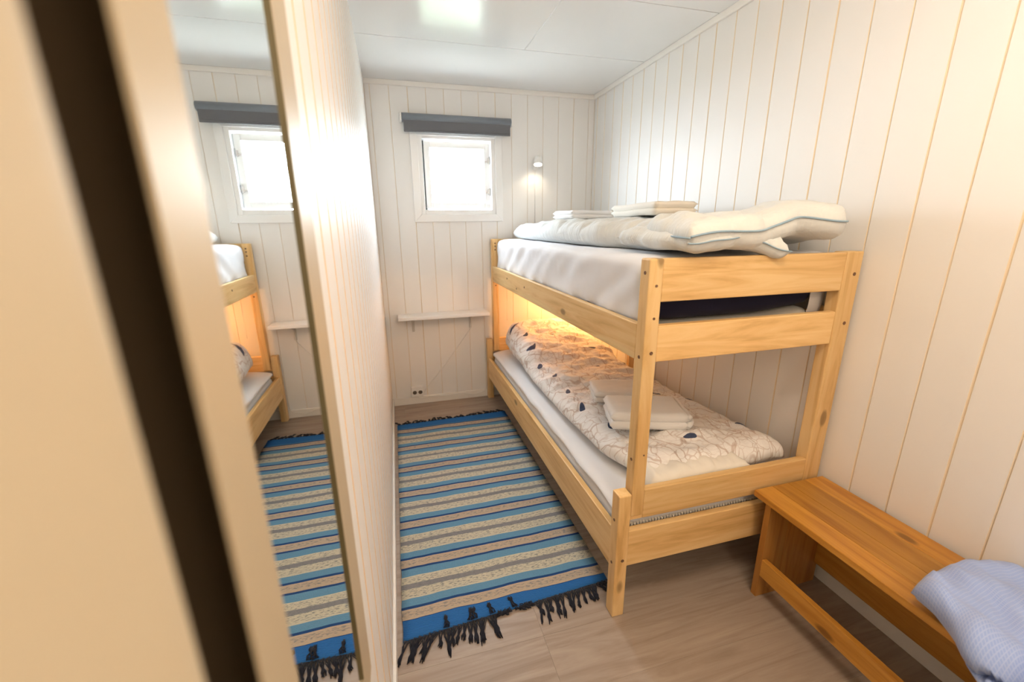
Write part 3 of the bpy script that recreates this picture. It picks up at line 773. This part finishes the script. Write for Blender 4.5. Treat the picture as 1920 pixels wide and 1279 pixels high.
for j in range(ny):
    bm.faces.new((vt[0][j], vt[0][j + 1], vb[0][j + 1], vb[0][j])); bm.faces.new((vb[nx][j], vb[nx][j + 1], vt[nx][j + 1], vt[nx][j]))
link('weave', mesh_of(bm, 'weave', True), M['rug'], rg)
# tassels: a knot of thin warp threads each
fr = random.Random(11)
def tassel(p, d, length, spread, seed):
    rr = random.Random(seed); bm = bmesh.new(); p = Vector(p); d = Vector(d).normalized(); s = Vector((d.y, -d.x, 0))
    for k in range(7):
        a = rr.uniform(-spread, spread); e = p + d * length * rr.uniform(.85, 1.05) + s * a * .35; kn = p + d * length * .55 + s * a * .10
        st_ = p + s * (k - 3) * .0032
        mid = (st_ + kn) / 2 + s * rr.uniform(-.006, .006)
        z = lambda v, h: (v.x, v.y, h)
        add_tube(bm, [z(st_, .006), z(mid, .005 + rr.random() * .004), z(kn, .005), z((kn + e) / 2 + s * rr.uniform(-.004, .004), .005), z(e, .0035)], [.0014, .0014, .0028, .0030, .0012], 5)
    return link('tassel', mesh_of(bm, 'tassel', True), M['fringe'], rg)
for k in range(46):
    u = (k + .5) / 46; x = lerp(-.072, .688, u); yy = lerp(RUG_Y0, RUG_Y0 + .045, u)
    if .42 < u < .60: dirv, ln = (fr.choice((-1, 1)), -.25, 0), .04
    elif u > .93: dirv, ln = (.5, -1, 0), .05
    else: dirv, ln = (fr.uniform(-.45, .25) - (.25 if u < .2 else 0), -1, 0), fr.uniform(.062, .098)
    tassel((x, yy, 0), dirv, ln, .02, k)
    if k in (8, 13, 14, 18, 23): 
        o = tassel((x, yy, 0), (fr.uniform(-.3, .3), 1, 0), .05, .02, k + 100); o.location.z += .007
for k in range(34):
    u = (k + .5) / 34; x = lerp(-.072, .688, u); yy = lerp(2.754, 2.772, u)
    tassel((x, yy, 0), (fr.uniform(-1.2, 1.2), 1, 0), fr.uniform(.035, .06), .03, k + 200)

# ------------------------------------------------------------------ framed mirror on the left wall
MG, MF = -.0970, -.0933       # glass plane, frame front
mr = tag(empty('wall_mirror', (XL, .39, .63)), 'tall framed mirror on the left wall next to the door', 'mirror')
my0, my1, mz0, mz1, fw = .216, .580, .617, 1.86, .073
def fbox(name, y0, y1, z0, z1): return box(name, MG, MF, y0, y1, z0, z1, M['frame'], mr, .0006)
fbox('stile', my0, my0 + .050, mz0, mz1); fbox('stile', my1 - fw, my1, mz0, mz1)
fbox('rail', my0 + .050, my1 - fw, mz0, mz0 + .070); fbox('rail', my0 + .050, my1 - fw, mz1 - .070, mz1)
box('back_panel', XL + .001, MG - .003, my0 + .030, my1 - .004, mz0 + .004, mz1 - .004, M['dark'], mr)
box('glass', MG - .003, MG, my0 + .040, my1 - fw + .012, mz0 + .056, mz1 - .056, M['mirror'], mr)
box('inner_lip', MG, MF - .0004, my1 - fw - .0012, my1 - fw, mz0 + .070, mz1 - .070, M['mirror_edge'], mr)

# ------------------------------------------------------------------ ceiling lamp of the room (out of the picture, above the bench)
cp = tag(empty('ceiling_lamp', (.64, .32, ZC)), 'round opal ceiling lamp above the bench, out of the picture', 'lamp')
lathe('mount', [(.09, 0), (.09, .02), (.07, .024)], M['plastic'], cp, (.64, .32, ZC), (0, 0, -1), 32)
lathe('shade', [(.11, 0), (.125, .02), (.115, .06), (.07, .085), (.002, .092)], emis('opal_glow', LAMP_COL, 6.0), cp, (.64, .32, ZC - .02), (0, 0, -1), 32)
lamp_light('POINT', 'bulb_light', (.64, .32, ZC - .20), LAMP_W, LAMP_COL, cp, .15)

fill_lamp = tag(empty('ceiling_lamp', (.55, -.75, ZC)), 'round opal fill lamp added behind the camera, out of the picture', 'lamp')  # added lamp, unseen: frontal fill to brighten the near side
lathe('mount', [(.09, 0), (.09, .02), (.07, .024)], M['plastic'], fill_lamp, (.55, -.75, ZC), (0, 0, -1), 32)
lathe('shade', [(.11, 0), (.125, .02), (.115, .06), (.07, .085), (.002, .092)], bpy.data.materials['opal_glow'], fill_lamp, (.55, -.75, ZC - .02), (0, 0, -1), 32)
lamp_light('POINT', 'bulb_light', (.55, -.75, ZC - .22), FILL_W, LAMP_COL, fill_lamp, .15)
